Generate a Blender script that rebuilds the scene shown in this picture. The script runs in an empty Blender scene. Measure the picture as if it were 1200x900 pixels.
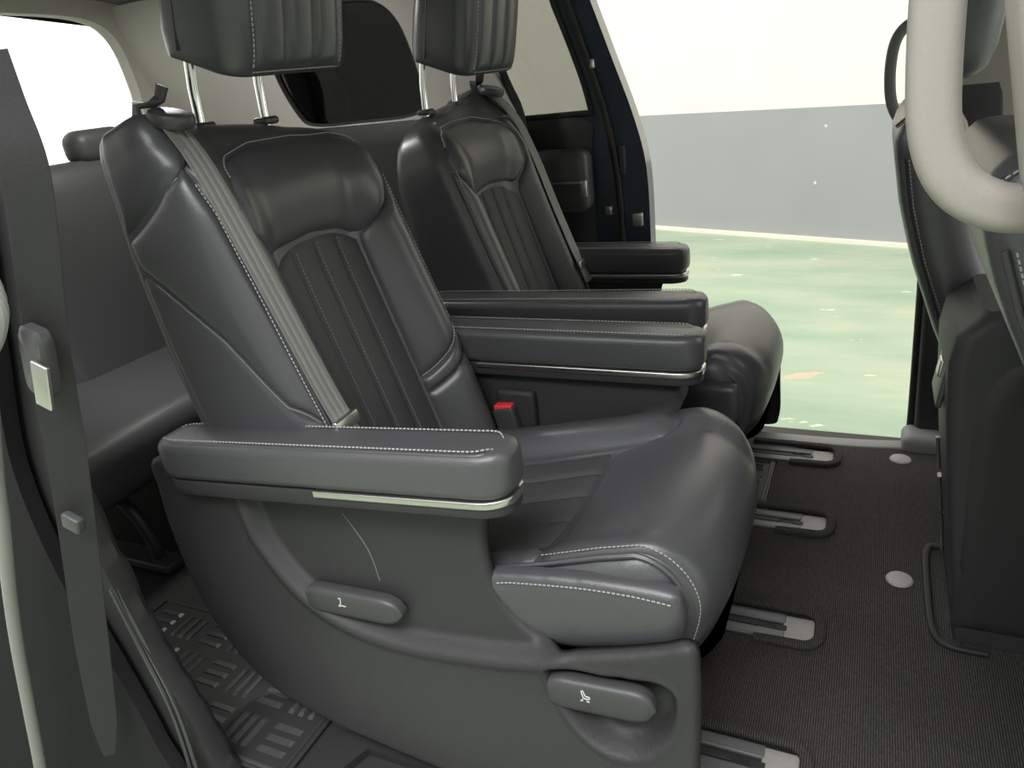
import bpy, bmesh, math, random
import numpy as np
from mathutils import Vector, Matrix
random.seed(7)

# ------------------------------------------------------------------ camera, world, light
YAW, PITCH, ROLL = 0.4696, 0.4000, -0.1189
CAM = np.array([0.0451, -1.4289, 1.0746]); FPX = 871.07
_cy, _sy, _cp, _sp = math.cos(YAW), math.sin(YAW), math.cos(PITCH), math.sin(PITCH)
FWD = np.array([-_sy*_cp, _cy*_cp, -_sp]); _r = np.array([_cy, _sy, 0.0]); _u = np.cross(_r, FWD)
RGT = math.cos(ROLL)*_r + math.sin(ROLL)*_u; UPV = -math.sin(ROLL)*_r + math.cos(ROLL)*_u
scene = bpy.context.scene
col = scene.collection
cd = bpy.data.cameras.new('camera'); cam = bpy.data.objects.new('camera', cd); col.objects.link(cam)
cd.sensor_fit = 'HORIZONTAL'; cd.sensor_width = 36.0; cd.lens = FPX/1200*36.0; cd.clip_start = 0.02; cd.clip_end = 200
mw = Matrix.Identity(4)
for i in range(3):
    mw[i][0] = RGT[i]; mw[i][1] = UPV[i]; mw[i][2] = -FWD[i]; mw[i][3] = CAM[i]
cam.matrix_world = mw
scene.camera = cam

def at(px, py, ax, v):
    """point of a photo pixel on the plane ax = v"""
    d = RGT*(px-600)/FPX + UPV*(450-py)/FPX + FWD
    i = 'XYZ'.index(ax); t = (v-CAM[i])/d[i]
    return CAM + t*d

world = bpy.data.worlds.new('daylight'); scene.world = world; world.use_nodes = True
wn = world.node_tree.nodes; wn['Background'].inputs[0].default_value = (1.0, 0.985, 0.965, 1); wn['Background'].inputs[1].default_value = 1.0
scene.view_settings.view_transform = 'Standard'; scene.view_settings.look = 'None'
scene.view_settings.exposure = 1.3; scene.view_settings.gamma = 1.0; scene.view_settings.use_curve_mapping = False

def area(name, loc, target, sx, sy, power, colr=(1, .98, .94)):
    l = bpy.data.lights.new(name, 'AREA'); l.shape = 'RECTANGLE'; l.size = sx; l.size_y = sy; l.energy = power; l.color = colr
    o = bpy.data.objects.new(name, l); col.objects.link(o); o.location = loc
    o.rotation_euler = (Vector(target)-Vector(loc)).to_track_quat('-Z', 'Y').to_euler()
    return o
area('near_side_fill', (-0.6, -3.0, 3.6), (-0.6, -0.4, 0.3), 3.0, 1.2, 60, (.97, .98, 1.0))  # added fill light, standing in for daylight from the garage entrance

# ------------------------------------------------------------------ materials
MATS = {}
def mat(name, colr, rough=.5, metal=0., spec=.5, nscale=0, nbump=0., nmix=0., dark=.7, kind=None, coat=0.):
    if name in MATS: return MATS[name]
    m = bpy.data.materials.new(name); m.use_nodes = True; nt = m.node_tree; N = nt.nodes; L = nt.links
    b = N['Principled BSDF']; b.inputs['Base Color'].default_value = (*colr, 1); b.inputs['Roughness'].default_value = rough
    b.inputs['Metallic'].default_value = metal; b.inputs['Specular IOR Level'].default_value = spec
    if coat: b.inputs['Coat Weight'].default_value = coat; b.inputs['Coat Roughness'].default_value = .1
    if nscale:
        tc = N.new('ShaderNodeTexCoord'); no = N.new('ShaderNodeTexNoise'); no.inputs['Scale'].default_value = nscale; no.inputs['Detail'].default_value = 4
        L.new(tc.outputs['Object'], no.inputs['Vector'])
        if nbump:
            bp = N.new('ShaderNodeBump'); bp.inputs['Strength'].default_value = nbump; bp.inputs['Distance'].default_value = .002
            L.new(no.outputs['Fac'], bp.inputs['Height']); L.new(bp.outputs['Normal'], b.inputs['Normal'])
        if nmix:
            mx = N.new('ShaderNodeMix'); mx.data_type = 'RGBA'; mx.inputs[6].default_value = (*[c*dark for c in colr], 1); mx.inputs[7].default_value = (*[min(1, c*(1+nmix)) for c in colr], 1)
            L.new(no.outputs['Fac'], mx.inputs[0]); L.new(mx.outputs[2], b.inputs['Base Color'])
    MATS[name] = m
    return m
LEATHER = mat('black_leather', (.074, .074, .079), .36, spec=.65, nscale=260, nbump=.16, nmix=.15, dark=.85)
LEATHER2 = mat('perforated_leather', (.064, .064, .066), .6, spec=.4, nscale=700, nbump=.5, nmix=.3, dark=.7)
PLASTIC = mat('grained_plastic', (.040, .040, .041), .52, spec=.38, nscale=500, nbump=.25, nmix=.1, dark=.9)
PLASTIC_S = mat('satin_plastic', (.060, .060, .061), .40, spec=.5, nscale=300, nbump=.05)
DARK = mat('dark_void_plastic', (.026, .026, .026), .6, nscale=200, nbump=.1)
BEIGE = mat('pale_grey_trim', (.70, .67, .61), .55, nscale=300, nbump=.1, nmix=.06, dark=.94)
HANDLE = mat('handle_plastic', (.335, .312, .285), .5, nscale=300, nbump=.1, nmix=.06, dark=.94)
HEADLINER = mat('headliner_cloth', (.36, .35, .34), .9, nscale=500, nbump=.3, nmix=.1, dark=.9)
CHROME = mat('polished_chrome', (.80, .80, .78), .08, metal=1, nscale=40, nmix=.05, dark=.95)
SATIN = mat('satin_silver', (.62, .61, .58), .28, metal=1, nscale=60, nmix=.05, dark=.93)
STITCH = mat('pale_thread', (.42, .42, .42), .7, nscale=900, nmix=.1, dark=.9)
THREAD_D = mat('grey_thread', (.16, .16, .165), .7, nscale=900, nmix=.1, dark=.9)
WEB = mat('belt_webbing', (.20, .195, .185), .55, nscale=300, nbump=.2, nmix=.2, dark=.8)
WEB_D = mat('dark_webbing', (.028, .028, .029), .75, nscale=300, nbump=.2, nmix=.2, dark=.8)
RED = mat('red_button_plastic', (.85, .04, .05), .35, nscale=100, nmix=.05, dark=.95)
WHITE = mat('white_print', (.75, .75, .74), .5, nscale=100, nmix=.03, dark=.97)
PAINT = mat('dark_blue_car_paint', (.036, .046, .064), .25, spec=.6, coat=.6, nscale=80, nmix=.1, dark=.9)
RUBBER = mat('grey_rubber_seal', (.26, .26, .25), .6, nscale=200, nbump=.1, nmix=.1, dark=.9)
BLACK = mat('black_rubber', (.022, .022, .022), .6, nscale=200, nbump=.2)
MATTE_BTN = mat('grey_button_plastic', (.35, .34, .32), .5, nscale=150, nmix=.1, dark=.9)
BENCH = mat('rear_bench_leather', (.07, .07, .072), .5, nscale=200, nbump=.1, nmix=.1, dark=.9)
RAILP = mat('rail_plate_plastic', (.36, .34, .32), .5, nscale=120, nbump=.1, nmix=.1, dark=.85)
RAILM = mat('rail_grey_plastic', (.13, .13, .13), .4, nscale=120, nbump=.1, nmix=.1, dark=.85)

def carpet_mat():
    m = bpy.data.materials.new('ribbed_carpet'); m.use_nodes = True; nt = m.node_tree; N = nt.nodes; L = nt.links; b = N['Principled BSDF']
    b.inputs['Roughness'].default_value = .95; b.inputs['Specular IOR Level'].default_value = .15
    tc = N.new('ShaderNodeTexCoord'); w = N.new('ShaderNodeTexWave'); w.wave_type = 'BANDS'; w.bands_direction = 'X'; w.inputs['Scale'].default_value = 78; w.inputs['Distortion'].default_value = .6; w.inputs['Detail'].default_value = 2; w.inputs['Detail Scale'].default_value = 12
    no = N.new('ShaderNodeTexNoise'); no.inputs['Scale'].default_value = 350; no.inputs['Detail'].default_value = 3
    mp = N.new('ShaderNodeMapping'); mp.inputs['Scale'].default_value = (1, .35, 1)
    L.new(tc.outputs['Object'], w.inputs['Vector']); L.new(tc.outputs['Object'], mp.inputs['Vector']); L.new(mp.outputs['Vector'], no.inputs['Vector'])
    mu = N.new('ShaderNodeMath'); mu.operation = 'MULTIPLY'; L.new(w.outputs['Fac'], mu.inputs[0]); L.new(no.outputs['Fac'], mu.inputs[1])
    r = N.new('ShaderNodeValToRGB'); r.color_ramp.elements[0].position = .1; r.color_ramp.elements[0].color = (.030, .029, .027, 1); r.color_ramp.elements[1].position = .6; r.color_ramp.elements[1].color = (.105, .100, .093, 1)
    L.new(mu.outputs[0], r.inputs['Fac']); L.new(r.outputs['Color'], b.inputs['Base Color'])
    bp = N.new('ShaderNodeBump'); bp.inputs['Strength'].default_value = .8; bp.inputs['Distance'].default_value = .003; L.new(mu.outputs[0], bp.inputs['Height']); L.new(bp.outputs['Normal'], b.inputs['Normal'])
    return m
JAMB = mat('matte_jamb_coating', (.022, .022, .023), .8, spec=.08, nscale=300, nbump=.1, nmix=.1, dark=.9)
CARPET = carpet_mat()
def ground_mat():
    m = bpy.data.materials.new('green_painted_concrete'); m.use_nodes = True; nt = m.node_tree; N = nt.nodes; L = nt.links; b = N['Principled BSDF']
    b.inputs['Roughness'].default_value = .35
    tc = N.new('ShaderNodeTexCoord'); mp = N.new('ShaderNodeMapping'); mp.inputs['Scale'].default_value = (.8, 2.2, 1); L.new(tc.outputs['Object'], mp.inputs['Vector'])
    n1 = N.new('ShaderNodeTexNoise'); n1.inputs['Scale'].default_value = 1.4; n1.inputs['Detail'].default_value = 6; n1.inputs['Roughness'].default_value = .6; L.new(mp.outputs['Vector'], n1.inputs['Vector'])
    r = N.new('ShaderNodeValToRGB'); e = r.color_ramp.elements; e[0].position = .3; e[0].color = (.27, .375, .265, 1); e[1].position = .7; e[1].color = (.45, .485, .355, 1)
    k = e.new(.5); k.color = (.35, .435, .31, 1)
    L.new(n1.outputs['Fac'], r.inputs['Fac'])
    # worn peach patch with a ragged outline, and pale chips
    p = at(955, 438, 'Z', -.5)
    m2 = N.new('ShaderNodeMapping'); m2.inputs['Location'].default_value = (-p[0], -p[1], 0); L.new(tc.outputs['Object'], m2.inputs['Vector'])
    m3 = N.new('ShaderNodeMapping'); m3.inputs['Rotation'].default_value = (0, 0, math.radians(-33)); L.new(m2.outputs['Vector'], m3.inputs['Vector'])
    m4 = N.new('ShaderNodeMapping'); m4.inputs['Scale'].default_value = (3.6, 16, 0); L.new(m3.outputs['Vector'], m4.inputs['Vector'])
    ln = N.new('ShaderNodeVectorMath'); ln.operation = 'LENGTH'; L.new(m4.outputs['Vector'], ln.inputs[0])
    n2 = N.new('ShaderNodeTexNoise'); n2.inputs['Scale'].default_value = 9; n2.inputs['Detail'].default_value = 5; L.new(tc.outputs['Object'], n2.inputs['Vector'])
    ad = N.new('ShaderNodeMath'); ad.operation = 'MULTIPLY_ADD'; ad.inputs[1].default_value = 2.6; L.new(n2.outputs['Fac'], ad.inputs[0]); L.new(ln.outputs['Value'], ad.inputs[2])
    r2 = N.new('ShaderNodeValToRGB'); r2.color_ramp.elements[0].position = .0; r2.color_ramp.elements[0].color = (1, 1, 1, 1); r2.color_ramp.elements[1].position = .05; r2.color_ramp.elements[1].color = (0, 0, 0, 1)
    sb = N.new('ShaderNodeMath'); sb.operation = 'SUBTRACT'; sb.inputs[1].default_value = 1.75; L.new(ad.outputs[0], sb.inputs[0]); L.new(sb.outputs[0], r2.inputs['Fac'])
    mx = N.new('ShaderNodeMix'); mx.data_type = 'RGBA'; L.new(r2.outputs['Color'], mx.inputs[0]); L.new(r.outputs['Color'], mx.inputs[6]); mx.inputs[7].default_value = (.66, .44, .30, 1)
    n3 = N.new('ShaderNodeTexNoise'); n3.inputs['Scale'].default_value = 5; n3.inputs['Detail'].default_value = 3; L.new(mp.outputs['Vector'], n3.inputs['Vector'])
    r3 = N.new('ShaderNodeValToRGB'); r3.color_ramp.elements[0].position = .70; r3.color_ramp.elements[0].color = (0, 0, 0, 1); r3.color_ramp.elements[1].position = .73; r3.color_ramp.elements[1].color = (1, 1, 1, 1); L.new(n3.outputs['Fac'], r3.inputs['Fac'])
    mx2 = N.new('ShaderNodeMix'); mx2.data_type = 'RGBA'; L.new(r3.outputs['Color'], mx2.inputs[0]); L.new(mx.outputs[2], mx2.inputs[6]); mx2.inputs[7].default_value = (.72, .70, .52, 1)
    L.new(mx2.outputs[2], b.inputs['Base Color'])
    return m
def wall_mat(name, c, chips):
    m = bpy.data.materials.new(name); m.use_nodes = True; nt = m.node_tree; N = nt.nodes; L = nt.links; b = N['Principled BSDF']
    b.inputs['Roughness'].default_value = .6; b.inputs['Specular IOR Level'].default_value = .2
    tc = N.new('ShaderNodeTexCoord'); n1 = N.new('ShaderNodeTexNoise'); n1.inputs['Scale'].default_value = 2.; n1.inputs['Detail'].default_value = 5; L.new(tc.outputs['Object'], n1.inputs['Vector'])
    mx = N.new('ShaderNodeMix'); mx.data_type = 'RGBA'; mx.inputs[6].default_value = (*[x*.94 for x in c], 1); mx.inputs[7].default_value = (*[min(1, x*1.05) for x in c], 1); L.new(n1.outputs['Fac'], mx.inputs[0])
    v = N.new('ShaderNodeTexVoronoi'); v.inputs['Scale'].default_value = 2.2; L.new(tc.outputs['Object'], v.inputs['Vector'])
    r3 = N.new('ShaderNodeValToRGB'); r3.color_ramp.elements[0].position = chips; r3.color_ramp.elements[0].color = (1, 1, 1, 1); r3.color_ramp.elements[1].position = chips+.02; r3.color_ramp.elements[1].color = (0, 0, 0, 1); L.new(v.outputs['Distance'], r3.inputs['Fac'])
    mx2 = N.new('ShaderNodeMix'); mx2.data_type = 'RGBA'; L.new(r3.outputs['Color'], mx2.inputs[0]); L.new(mx.outputs[2], mx2.inputs[6]); mx2.inputs[7].default_value = (.85, .82, .72, 1)
    L.new(mx2.outputs[2], b.inputs['Base Color'])
    return m
def glass_mat(name, tint):
    m = bpy.data.materials.new(name); m.use_nodes = True; nt = m.node_tree; N = nt.nodes; L = nt.links
    for n in list(N): N.remove(n)
    o = N.new('ShaderNodeOutputMaterial'); t = N.new('ShaderNodeBsdfTransparent'); t.inputs[0].default_value = (*tint, 1); g = N.new('ShaderNodeBsdfGlossy'); g.inputs['Roughness'].default_value = .02
    f = N.new('ShaderNodeFresnel'); f.inputs[0].default_value = 1.3; mx = N.new('ShaderNodeMixShader'); L.new(f.outputs[0], mx.inputs[0]); L.new(t.outputs[0], mx.inputs[1]); L.new(g.outputs[0], mx.inputs[2]); L.new(mx.outputs[0], o.inputs[0])
    return m
GLASS_CLEAR = glass_mat('clear_glass', (.93, .95, .93)); GLASS_TINT = glass_mat('tinted_glass', (.50, .51, .50)); GLASS_DARK = glass_mat('privacy_glass', (.22, .22, .23))

# ------------------------------------------------------------------ helpers
def loc_of(parent):
    p = np.zeros(3)
    while parent is not None:
        p = p + np.array(parent.location); parent = parent.parent
    return p
def mobj(name, verts, faces, m, parent=None, smooth=True, fix=True, autosmooth=None):
    off = loc_of(parent)
    me = bpy.data.meshes.new(name); me.from_pydata([tuple(np.asarray(v, float)-off) for v in verts], [], [tuple(int(i) for i in f) for f in faces]); me.update()
    if fix:
        bm = bmesh.new(); bm.from_mesh(me); bmesh.ops.remove_doubles(bm, verts=bm.verts, dist=1e-6); bmesh.ops.recalc_face_normals(bm, faces=bm.faces); bm.to_mesh(me); bm.free()
    me.materials.append(m)
    for p in me.polygons: p.use_smooth = smooth
    if smooth and autosmooth is not None: me.set_sharp_from_angle(angle=math.radians(autosmooth))
    o = bpy.data.objects.new(name, me); col.objects.link(o)
    if parent is not None: o.parent = parent
    return o
def thing(name, label, cat, loc=(0, 0, 0), group=None, kind=None):
    o = bpy.data.objects.new(name, None); col.objects.link(o); o.location = loc; o.empty_display_size = .1
    o['label'] = label
    if cat: o['category'] = cat
    if group: o['group'] = group
    if kind: o['kind'] = kind
    return o
def tag(o, label, cat=None, group=None, kind=None):
    o['label'] = label
    if cat: o['category'] = cat
    if group: o['group'] = group
    if kind: o['kind'] = kind
    return o
def sst(a, b, x):
    t = np.clip((np.asarray(x, float)-a)/(b-a), 0, 1); return t*t*(3-2*t)
def crom(pts, n=8, closed=False):
    P = [np.array(p, float) for p in pts]; out = []; k = len(P)
    rng = range(k) if closed else range(k-1)
    for i in rng:
        if closed: a, b, c, d = P[i-1], P[i], P[(i+1) % k], P[(i+2) % k]
        else: a, b, c, d = P[max(i-1, 0)], P[i], P[i+1], P[min(i+2, k-1)]
        for j in range(n):
            t = j/n; out.append(.5*((2*b)+(c-a)*t+(2*a-5*b+4*c-d)*t*t+(3*b-a-3*c+d)*t**3))
    if not closed: out.append(P[-1])
    return np.array(out)
def loft(name, rings, m, parent=None, cap=True, closed=True, autosmooth=40):
    n = len(rings[0]); V = [p for r in rings for p in r]; F = []
    for i in range(len(rings)-1):
        for j in range(n if closed else n-1):
            a = i*n+j; b = i*n+(j+1) % n; F.append((a, b, b+n, a+n))
    if cap and closed:
        for base, ring in ((0, rings[0]), ((len(rings)-1)*n, rings[-1])):
            V.append(np.mean(np.array(ring), axis=0)); c = len(V)-1
            for j in range(n): F.append((base+j, base+(j+1) % n, c))
    return mobj(name, V, F, m, parent, autosmooth=autosmooth)
def rrect(hx, hy, r, n=5):
    """2-D rounded rectangle outline"""
    r = min(r, hx*.999, hy*.999); out = []
    for cx, cy, a0 in ((hx-r, hy-r, 0), (-hx+r, hy-r, 90), (-hx+r, -hy+r, 180), (hx-r, -hy+r, 270)):
        for k in range(n+1):
            a = math.radians(a0+90*k/n); out.append((cx+r*math.cos(a), cy+r*math.sin(a)))
    return np.array(out)
def rbox(name, c, half, r, m, parent=None, R=None, n=4):
    """box with rounded edges; half = half sizes"""
    hx, hy, hz = half; r = min(r, hx*.98, hy*.98, hz*.98); R = np.eye(3) if R is None else R; c = np.array(c, float); rings = []
    def ring(z, ins): return [c+R@np.array([p[0], p[1], z]) for p in rrect(hx-ins, hy-ins, max(r-ins*.3, .0005), 4)]
    for k in range(n+1):
        a = math.pi/2*k/n; rings.append(ring(-hz+r-r*math.cos(a), r-r*math.sin(a)))
    for k in range(n+1):
        a = math.pi/2*k/n; rings.append(ring(hz-r+r*math.sin(a), r-r*math.cos(a)))
    return loft(name, rings, m, parent, autosmooth=50)
def rotx(a): c, s = math.cos(a), math.sin(a); return np.array([[1, 0, 0], [0, c, -s], [0, s, c]])
def roty(a): c, s = math.cos(a), math.sin(a); return np.array([[c, 0, s], [0, 1, 0], [-s, 0, c]])
def rotz(a): c, s = math.cos(a), math.sin(a); return np.array([[c, -s, 0], [s, c, 0], [0, 0, 1]])
def sweep(name, pts, prof, m, parent=None, up=(0, 0, 1), closed=False, scale=None):
    """sweep a closed 2-D profile (a along side, b along up) along a path"""
    P = np.array(pts, float); n = len(P); rings = []; up = np.array(up, float)
    for i in range(n):
        t = (P[(i+1) % n]-P[i-1]) if closed else (P[min(i+1, n-1)]-P[max(i-1, 0)]); t /= np.linalg.norm(t)+1e-12
        s = np.cross(t, up); s /= np.linalg.norm(s)+1e-12; b = np.cross(s, t)
        k = 1 if scale is None else scale[i]
        rings.append([P[i]+k*(a*s+c*b) for a, c in prof])
    if closed: rings.append(rings[0])
    return loft(name, rings, m, parent, cap=not closed)
def circ(ra, rb=None, n=10):
    rb = ra if rb is None else rb
    return [(ra*math.cos(2*math.pi*k/n), rb*math.sin(2*math.pi*k/n)) for k in range(n)]
def tube(name, pts, r, m, parent=None, n=10, up=(.13, .21, .97), closed=False): return sweep(name, pts, circ(r, n=n), m, parent, up, closed)
def resample(P, step):
    P = np.array(P, float); d = np.r_[0, np.cumsum(np.linalg.norm(np.diff(P, axis=0), axis=1))]; k = max(2, int(d[-1]/step)+1)
    s = np.linspace(0, d[-1], k); return np.stack([np.interp(s, d, P[:, i]) for i in range(3)], 1)
def dashes(name, curves, m, parent, L=.0048, gap=.0024, w=.0009, lift=.0008):
    """stitching: small raised dashes along 3-D curves (list of (points, normal))"""
    V = []; F = []
    for P, nrm in curves:
        Q = resample(P, .0015); d = np.r_[0, np.cumsum(np.linalg.norm(np.diff(Q, axis=0), axis=1))]; s = 0
        nrm = np.asarray(nrm, float)
        while s+L < d[-1]:
            a = np.array([np.interp(s, d, Q[:, i]) for i in range(3)]); b = np.array([np.interp(s+L, d, Q[:, i]) for i in range(3)])
            nn = nrm if nrm.ndim == 1 else nrm[min(len(nrm)-1, int(len(nrm)*s/d[-1]))]
            t = (b-a)/np.linalg.norm(b-a); sd = np.cross(t, nn); sd /= np.linalg.norm(sd); k = len(V)
            for q in (a, b):
                V += [q-sd*w-nn*.001, q+sd*w-nn*.001, q+sd*w*.6+nn*lift, q-sd*w*.6+nn*lift]
            F += [(k, k+1, k+5, k+4), (k+1, k+2, k+6, k+5), (k+2, k+3, k+7, k+6), (k+3, k, k+4, k+7), (k, k+3, k+2, k+1), (k+4, k+5, k+6, k+7)]
            s += L+gap
    o = mobj(name, V, F, m, parent, smooth=False, fix=False); o['kind'] = 'stuff'
    return o
def grid_faces(nu, nv, off=0):
    return [(off+i*nv+j, off+(i+1)*nv+j, off+(i+1)*nv+j+1, off+i*nv+j+1) for i in range(nu-1) for j in range(nv-1)]
def patch(name, F, nu, nv, m, parent, ref, lift=.003, puff=.004, edge=.014, tuck=.004):
    """upholstery panel: surface F(a,b) raised along its normal, rounded down to its seams"""
    ea = (1-np.cos(np.linspace(0, math.pi, nu)))/2; eb = (1-np.cos(np.linspace(0, math.pi, nv)))/2
    ea = .5*ea+.5*np.linspace(0, 1, nu); eb = .5*eb+.5*np.linspace(0, 1, nv)
    A, B = np.meshgrid(ea, eb, indexing='ij'); P = F(A, B)
    gu = np.gradient(P, axis=0); gv = np.gradient(P, axis=1); Nn = np.cross(gu, gv); Nn /= np.linalg.norm(Nn, axis=-1, keepdims=True)+1e-9
    if (Nn.reshape(-1, 3).mean(0)@np.asarray(ref)) < 0: Nn = -Nn
    du = np.linalg.norm(np.diff(P, axis=0), axis=-1); dv = np.linalg.norm(np.diff(P, axis=1), axis=-1)
    cu = np.vstack([np.zeros((1, nv)), np.cumsum(du, 0)]); cv = np.hstack([np.zeros((nu, 1)), np.cumsum(dv, 1)])
    d = np.minimum(np.minimum(cu, cu[-1:]-cu), np.minimum(cv, cv[:, -1:]-cv))
    e = np.clip(d/edge, 0, 1); prof = np.sqrt(1-(1-e)**2)
    mx = max(d.max(), 1e-6); off = -tuck+(lift+tuck)*prof+puff*np.sin(np.clip(d/mx, 0, 1)*math.pi/2)
    return mobj(name, (P+Nn*off[..., None]).reshape(-1, 3), grid_faces(nu, nv), m, parent, fix=False)
def sdf(poly, X, Y):
    """signed distance to closed polygon, inside positive"""
    P = np.asarray(poly, float); X = np.asarray(X, float); Y = np.asarray(Y, float); best = np.full(X.shape, 1e9); ins = np.zeros(X.shape, bool)
    for i in range(len(P)):
        a = P[i-1]; b = P[i]; e = b-a; L2 = e@e+1e-15
        t = np.clip(((X-a[0])*e[0]+(Y-a[1])*e[1])/L2, 0, 1); best = np.minimum(best, np.hypot(X-a[0]-t*e[0], Y-a[1]-t*e[1]))
        c = ((a[1] > Y) != (b[1] > Y)) & (X < (b[0]-a[0])*(Y-a[1])/(b[1]-a[1]+1e-15)+a[0]); ins ^= c
    return np.where(ins, best, -best)
def resamp2(P, step):
    P = np.asarray(P, float); Q = np.vstack([P, P[:1]]); out = []
    for a, b in zip(Q[:-1], Q[1:]):
        k = max(1, int(round(np.linalg.norm(b-a)/step)))
        for t in range(k): out.append(a+(b-a)*t/k)
    return np.array(out)
def sheet(name, poly, fn, step, m, parent=None, thick=(0, -.01, 0), autosmooth=45, holes=()):
    """panel over a 2-D outline: fn(a,b) arrays -> points; given a thickness vector"""
    from mathutils.geometry import delaunay_2d_cdt
    loops = [resamp2(poly, step)]+[resamp2(h, step) for h in holes]; P = loops[0]; lo = P.min(0); hi = P.max(0); pts = []; edges = []
    for L in loops:
        k = len(pts); n = len(L); pts += [tuple(p) for p in L]; edges += [(k+i, k+(i+1) % n) for i in range(n)]
    gx, gy = np.meshgrid(np.arange(lo[0]+step/2, hi[0], step), np.arange(lo[1]+step/2, hi[1], step), indexing='ij')
    dd = sdf(P, gx, gy)
    for L in loops[1:]: dd = np.minimum(dd, -sdf(L, gx, gy))
    for x, y in zip(gx[dd > step*.55], gy[dd > step*.55]): pts.append((x, y))
    vo, _, fo, _, _, _ = delaunay_2d_cdt([Vector(p) for p in pts], edges, [], 0, 1e-5)
    A = np.array([v.x for v in vo]); B = np.array([v.y for v in vo]); F0 = np.array([f for f in fo])
    cx = A[F0].mean(1); cyy = B[F0].mean(1); k = sdf(P, cx, cyy) > 0
    for L in loops[1:]: k &= sdf(L, cx, cyy) < 0
    F0 = F0[k]; used = np.unique(F0); mp = -np.ones(len(A), int); mp[used] = np.arange(len(used)); F0 = mp[F0]; A = A[used]; B = B[used]
    T = fn(A, B); Tk = T+np.asarray(thick, float); n = len(A); F = []; cnt = {}
    for f in F0:
        F.append(tuple(f)); F.append((f[2]+n, f[1]+n, f[0]+n))
        for q in range(3):
            e = (int(f[q]), int(f[(q+1) % 3])); cnt.setdefault(frozenset(e), []).append(e)
    for e in cnt.values():
        if len(e) == 1: p, q = e[0]; F.append((q, p, p+n, q+n))
    return mobj(name, np.vstack([T, Tk]), F, m, parent, autosmooth=autosmooth)
def xz(y): return lambda A, B: np.stack([A, np.full_like(A, y), B], -1)
def prism(name, poly, z0, z1, m, parent=None, bev=0):
    """extruded flat outline (x,y) between two heights"""
    bm = bmesh.new(); off = loc_of(parent); vs = [bm.verts.new((p[0]-off[0], p[1]-off[1], z0-off[2])) for p in poly]; f = bm.faces.new(vs)
    r = bmesh.ops.extrude_face_region(bm, geom=[f]); bmesh.ops.translate(bm, verts=[v for v in r['geom'] if isinstance(v, bmesh.types.BMVert)], vec=(0, 0, z1-z0))
    bmesh.ops.recalc_face_normals(bm, faces=bm.faces)
    if bev:
        ed = [e for e in bm.edges if all(abs(v.co.z-(z1-off[2])) < 1e-5 for v in e.verts)]; bmesh.ops.bevel(bm, geom=ed, offset=bev, segments=2, affect='EDGES', profile=.5)
    bmesh.ops.triangulate(bm, faces=[f for f in bm.faces if len(f.verts) > 4])
    me = bpy.data.meshes.new(name); bm.to_mesh(me); bm.free(); me.materials.append(m)
    o = bpy.data.objects.new(name, me); col.objects.link(o)
    if parent is not None: o.parent = parent
    return o

# ------------------------------------------------------------------ setting outside the van
GZ = -.5
g = prism('ground', [(-14, -9), (10, -9), (10, 9), (-14, 9)], GZ-.1, GZ, ground_mat()); tag(g, 'pale green painted concrete ground outside the open far door', kind='structure')
wA = np.array([-1.79, 5.66]); wB = np.array([.45, 4.83]); wd = (wB-wA)/np.linalg.norm(wB-wA); wnrm = np.array([-wd[1], wd[0]])
def wallseg(name, z0, z1, m, t, label, out=0.):
    a = wA-9*wd-wnrm*out; b = wB+6*wd-wnrm*out
    o = prism(name, [a, b, b+wnrm*t, a+wnrm*t], z0, z1, m); tag(o, label, kind='structure'); return o
wallseg('wall_lower', GZ, .535, wall_mat('grey_wall_paint', (.335, .345, .342), .03), .3, 'grey painted lower band of the garage wall behind the van')
wallseg('wall_upper', .535, 4.0, wall_mat('cream_wall_paint', (.85, .80, .70), .02), .3, 'cream painted upper part of the garage wall')
wallseg('baseboard_back', GZ, GZ+.025, wall_mat('cream_skirting', (.75, .74, .62), .02), .06, 'thin cream line along the foot of the garage wall', out=.06)
o = prism('unseen_wall', [(-14, -3.6), (10, -3.6), (10, -3.4), (-14, -3.4)], GZ, 4.0, wall_mat('unseen_wall_paint', (.40, .41, .40), .02)); tag(o, 'unseen grey garage wall set close on the near side to block low light', kind='structure')  # unseen wall, placed close to cut low light from the near side

# ------------------------------------------------------------------ van shell
fl = prism('floor', [(-2.4, -.86), (-.76, -.86), (-.70, -.70), (.9, -.70), (.9, .64), (-2.4, .64)], -.03, -.014, BLACK); tag(fl, 'black rubber van floor under the carpet and the seats', kind='structure')
o = prism('van_underbody', [(-2.4, -.80), (.9, -.80), (.9, .74), (-2.4, .74)], -.30, -.031, DARK); tag(o, 'dark van underbody below the floor', kind='structure')
o = prism('trim_step', [(-.74, -.86), (.9, -.86), (.9, -.702), (-.69, -.702)], -.12, -.05, PLASTIC); tag(o, 'dark plastic step along the near door sill', kind='structure')
ro = thing('ceiling', 'pale grey cloth headliner of the van', None, (0, 0, 1.42), kind='structure')
roof_prof = [(-.84, 1.34), (-.76, 1.40), (-.5, 1.435), (0, 1.45), (.5, 1.435), (.76, 1.40), (.84, 1.34)]
rings = []
for x in (-2.45, -1.2, 0, .9): rings.append([(x, y, z) for y, z in roof_prof]+[(x, y*1.01, z+.05) for y, z in roof_prof[::-1]])
loft('headliner', rings, HEADLINER, ro)

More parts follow.
